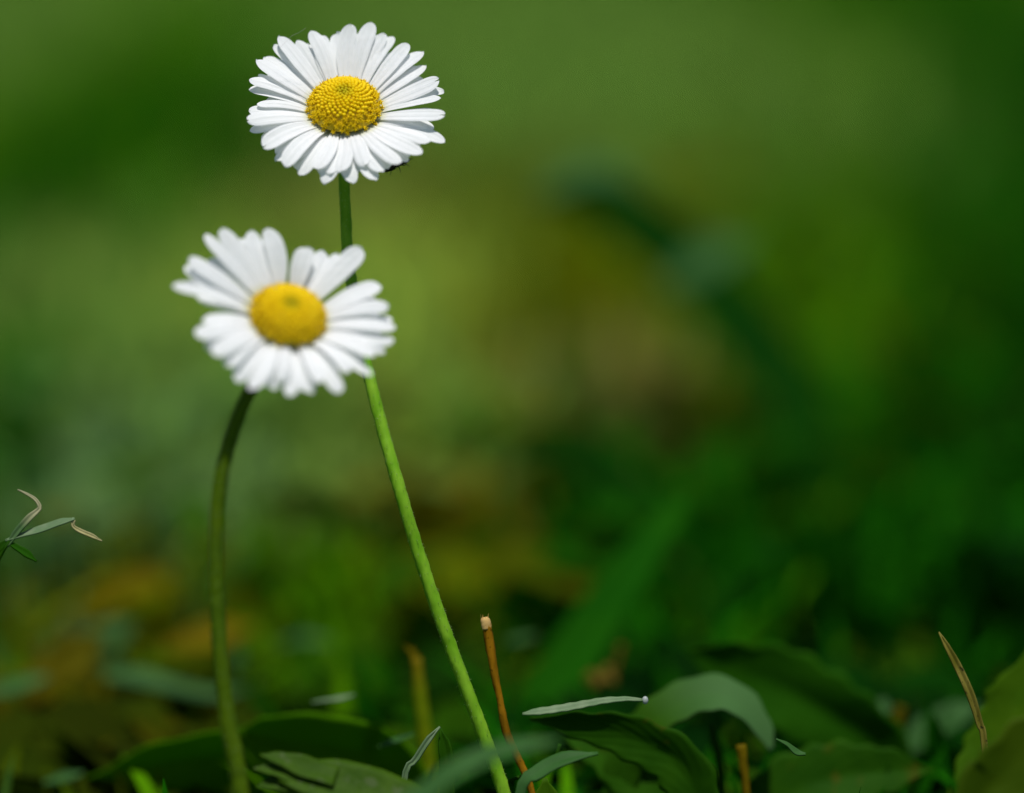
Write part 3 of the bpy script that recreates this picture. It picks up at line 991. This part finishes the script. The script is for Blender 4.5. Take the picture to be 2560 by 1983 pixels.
# tall dark blades behind
blade('tall_grass_shoot', 'broad dark green blade slanting up right behind the orange stalk', 'grass blade', M_SLANT, .488,
      [root(1270, .488), (1330, 1790), (1440, 1640), (1560, 1450), (1655, 1325), (1725, 1235)], [110, 130, 135, 115, 80, 8], face=(-.4, 0, .9), m=8)
blade('tall_grass_shoot', 'long dark blade arching over to the left in the blurred lawn', 'grass blade', M_DEEP, .60,
      [root(2060, .60), (2030, 1180), (1975, 980), (1870, 830), (1740, 680), (1600, 560), (1470, 490), (1340, 500)], [90, 125, 150, 165, 165, 150, 110, 16], face=(.3, -.25, .9), m=8)
blade('tall_grass_shoot', 'low dark blade drooping right below the pale straw patch', 'grass blade', M_DEEP, .565,
      [root(1760, .565), (1690, 1340), (1600, 1240), (1490, 1150), (1370, 1095), (1250, 1085)], [80, 95, 105, 105, 85, 14], face=(.2, -.2, .95), m=8)
blade('tall_grass_shoot', 'thin yellowish blade edge rising beside the broad dark slanting blade', 'grass blade', M_MID, .50,
      [root(1420, .50), (1500, 1590), (1580, 1430), (1650, 1320), (1712, 1240)], [24, 26, 26, 18, 3], face=(-.3, .3, .9))

# arching pale leaf and big dark leaf, right of centre
blade('arched_leaf', 'pale grey green leaf bent over in an arch low right of centre', 'leaf', M_ARCH, .436,
      [root(1530, .436), (1560, 1900), (1630, 1805), (1715, 1752), (1795, 1738), (1858, 1765), (1902, 1818), (1930, 1878)], [70, 90, 105, 120, 128, 105, 66, 20], face=(.2, .75, .62), m=12, n=50, fold=.08, lobes=.06, nlobe=10)
blade('broad_leaf', 'big dark leaf with a wavy upper rim behind the pale arched leaf', 'leaf', M_DARK, .452,
      [root(2200, .452), (2200, 1900), (2090, 1800), (1950, 1715), (1820, 1665), (1715, 1625)], [100, 170, 215, 210, 140, 16], face=(0, -.2, 1), m=12, n=60, wave=.07, lobes=.07, nlobe=9)
blade('grass_shoot', 'blurred pale bluish blade lying left of the brown twig bit', 'grass blade', M_PALE, .462,
      [(2020, 1850), (2090, 1822), (2160, 1800), (2222, 1762)], [20, 60, 80, 40], face=(0, .75, .65))
blade('grass_shoot', 'blurred pale bluish blade lying right of the brown twig bit', 'grass blade', M_PALE, .464,
      [(2262, 1880), (2320, 1830), (2390, 1790), (2450, 1765)], [40, 90, 80, 14], face=(0, .75, .65))
stick('twig_bit', 'short brown twig bit standing between two pale blurred blades', 'twig', M_DEADDARK, .455, [root(2215, .455), (2228, 1880), (2240, 1820), (2252, 1765)], [18, 18, 19, 16], bump=.2)

# dry straw and bright leaf at the right edge
blade('straw', 'thin dry straw blade standing beside the bright leaf at right edge', 'straw', M_STRAW, .4195,
      [root(2490, .4195), (2462, 1880), (2448, 1810), (2425, 1738), (2392, 1665), (2364, 1612), (2347, 1580)], [14, 15, 17, 21, 20, 14, 2], fold=.35, n=40)
blade('broad_leaf', 'bright yellow green leaf standing up at the right edge', 'leaf', M_BRIGHT, .436,
      [root(2420, .437), (2440, 2000), (2490, 1880), (2545, 1755), (2575, 1615)], [90, 130, 165, 160, 10], face=(-.2, .45, .85), m=10, n=60, lobes=.07, nlobe=9, wave=.07)
blade('broad_leaf', 'dark folded leaf in the lower right corner in front of the bright leaf', 'leaf', M_FOLD, .404,
      [root(2380, .404), (2440, 2040), (2500, 1950), (2580, 1860), (2680, 1780)], [100, 150, 165, 150, 20], face=(.1, .2, 1), m=10, n=60, lobes=.07, nlobe=9, wave=.07)
blade('broad_leaf', 'green leaf with pointed right tip low at bottom right', 'leaf', M_MID, .439,
      [root(1850, .439), (1880, 2100), (1980, 1985), (2090, 1945), (2210, 1930), (2335, 1925)], [70, 140, 190, 180, 120, 6], face=(0, .3, .95), m=12, n=60, wave=.05, lobes=.07, nlobe=9)
blade('grass_shoot', 'small pale crinkled blade above the pointed green leaf', 'grass blade', M_PALE, .4205,
      [(1940, 1848), (1968, 1862), (1992, 1882), (2014, 1886)], [4, 12, 20, 8], face=(0, .8, .6))
stick('short_stalk', 'short orange stalk standing under the arched pale leaf', 'stalk', M_ORANGE2, .431, [root(1880, .431), (1866, 1980), (1858, 1910), (1852, 1862)], [9, 10, 12, 13])
stick('short_stalk', 'short green stalk left of the small orange stalk under the arched leaf', 'stalk', M_MID, .440, [root(1815, .44), (1800, 1920), (1788, 1860), (1778, 1812)], [12, 13, 13, 11])

# leaf group at the foot, centre
blade('grass_shoot', 'light green folded blade curving right along the bottom edge centre', 'grass blade', M_PALE, .4165,
      [root(1270, .4165), (1300, 1990), (1345, 1935), (1410, 1900), (1495, 1884)], [24, 26, 46, 46, 8], face=(0, .75, .65))
blade('broad_leaf', 'mid green leaf at bottom centre under the pale clipping', 'leaf', M_MID, .437,
      [root(1720, .437), (1680, 2010), (1570, 1925), (1480, 1870), (1400, 1832)], [100, 150, 150, 95, 10], face=(0, .45, .9), m=10, n=60, lobes=.07, nlobe=9, wave=.07)
blade('broad_leaf', 'dark leaf carrying the pale clipping with white bead', 'leaf', M_MID, .4275,
      [root(1760, .4275), (1720, 1945), (1590, 1845), (1450, 1813), (1325, 1797)], [80, 140, 120, 80, 10], face=(0, -.3, .95), m=10, n=60, lobes=.07, nlobe=9, wave=.07)
blade('small_leaf', 'small light leaf upright at bottom edge right of the orange stalk', 'leaf', M_BRIGHT, .420,
      [root(1372, .42), (1370, 2060), (1366, 1995), (1362, 1945)], [30, 62, 66, 10], face=(0, .2, 1))
stick('runner', 'thin green runner crossing behind the foot of the orange stalk', 'plant stem', M_MID, .423, [(1230, 1975), (1280, 1950), (1330, 1932), (1385, 1900), (1400, 1860)], [5, 5, 5, 6, 5])

# pale blurred blades in the left middle distance
for lab, D0, pts, ws in (
        ('blurred pale blade lying highest in the left litter', .505, [(222, 1572), (280, 1572), (338, 1562)], [20, 50, 14]),
        ('blurred pale blade hanging down from the left litter', .503, [(320, 1572), (290, 1610), (278, 1650), (262, 1690)], [40, 44, 36, 8]),
        ('long blurred pale blade running right to the curved stem', .482, [(262, 1690), (350, 1697), (450, 1722), (540, 1738), (620, 1722)], [36, 60, 44, 40, 10]),
        ('blurred pale blade poking in from the left edge', .475, [(-40, 1735), (30, 1722), (90, 1704), (124, 1694)], [40, 52, 40, 8]),
        ('small pale blade right behind the curved stem', .49, [(578, 1690), (592, 1650), (604, 1618)], [16, 40, 8]),
        ('faint pale blade low in the bottom left corner', .452, [(110, 1958), (160, 1946), (208, 1934)], [14, 34, 12]),
        ('faint pale blade between the stems above the dark leaf', .50, [(700, 1610), (760, 1598), (830, 1606)], [14, 36, 10]),
        ('faint pale blade tip just right of the orange stalk top', .478, [(1262, 1606), (1300, 1600), (1344, 1588)], [6, 26, 8])):
    blade('grass_shoot', lab, 'grass blade', M_PALE, D0, pts, ws, face=(0, .8, .6))
for lab, D0, pts, ws in (  # sky reflections on the arching blade, added as pale leaf shapes
        ('blurred bluish sky highlight shaped as a leaf on top of the dark arching blade', .585, [(1340, 500), (1420, 455), (1510, 435), (1600, 470)], [30, 110, 110, 20]),
        ('blurred bluish sky highlight shaped as a leaf right of the dark arching blade', .585, [(1660, 720), (1740, 680), (1810, 640), (1880, 620)], [40, 150, 150, 30])):
    blade('sky_highlight', lab, 'leaf', M_PALE, D0, pts, ws, face=(0, .85, .5), m=8)
# dead leaves in the blurred lawn
for lab, D0, mat, pts, ws in (
        ('orange brown dead leaf highest in the left litter', .525, M_DEAD, [(190, 1540), (270, 1500), (340, 1470), (420, 1450)], [40, 110, 110, 20]),
        ('orange brown dead leaf beside the curved stem', .500, M_DEAD, [(410, 1625), (490, 1605), (560, 1590), (640, 1570)], [30, 90, 80, 14]),
        ('brown dead leaf lowest in the left litter', .478, M_DEADDARK, [(70, 1770), (130, 1700), (190, 1650), (260, 1600)], [40, 140, 130, 30]),
        ('brown dead leaf behind the middle of the tall stem', .59, M_DEAD, [(1060, 1290), (1130, 1250), (1190, 1230), (1250, 1220)], [40, 120, 110, 20]),
        ('olive dead leaf far off in the blurred lawn', .85, M_DEADDARK, [(1640, 500), (1740, 480), (1850, 470)], [30, 90, 20])):
    blade('dead_leaf', lab, 'dead leaf', mat, D0, pts, ws, face=(0, .75, .65), m=8, wave=.1, fold=.2, group='dead leaves lying in the lawn')
# crumbly dry flower head
g = Geo()
for k in range(26):
    t = k / 25
    p = at(1468 + 80 * t + _rnd.gauss(0, 9), 1705 - 62 * t * t + _rnd.gauss(0, 10), .468)
    g.ball(p, _rnd.uniform(5, 13) * K * .468, Vector((_rnd.random() - .5, _rnd.random() - .5, _rnd.random())), _rnd.uniform(.8, 2), 6, 4)
tag(g.build('plant_crumb', M_CRUMB, at(1500, 1690, .468)), 'small tan clump of dry plant crumbs on the dark blurred leaves', 'debris')
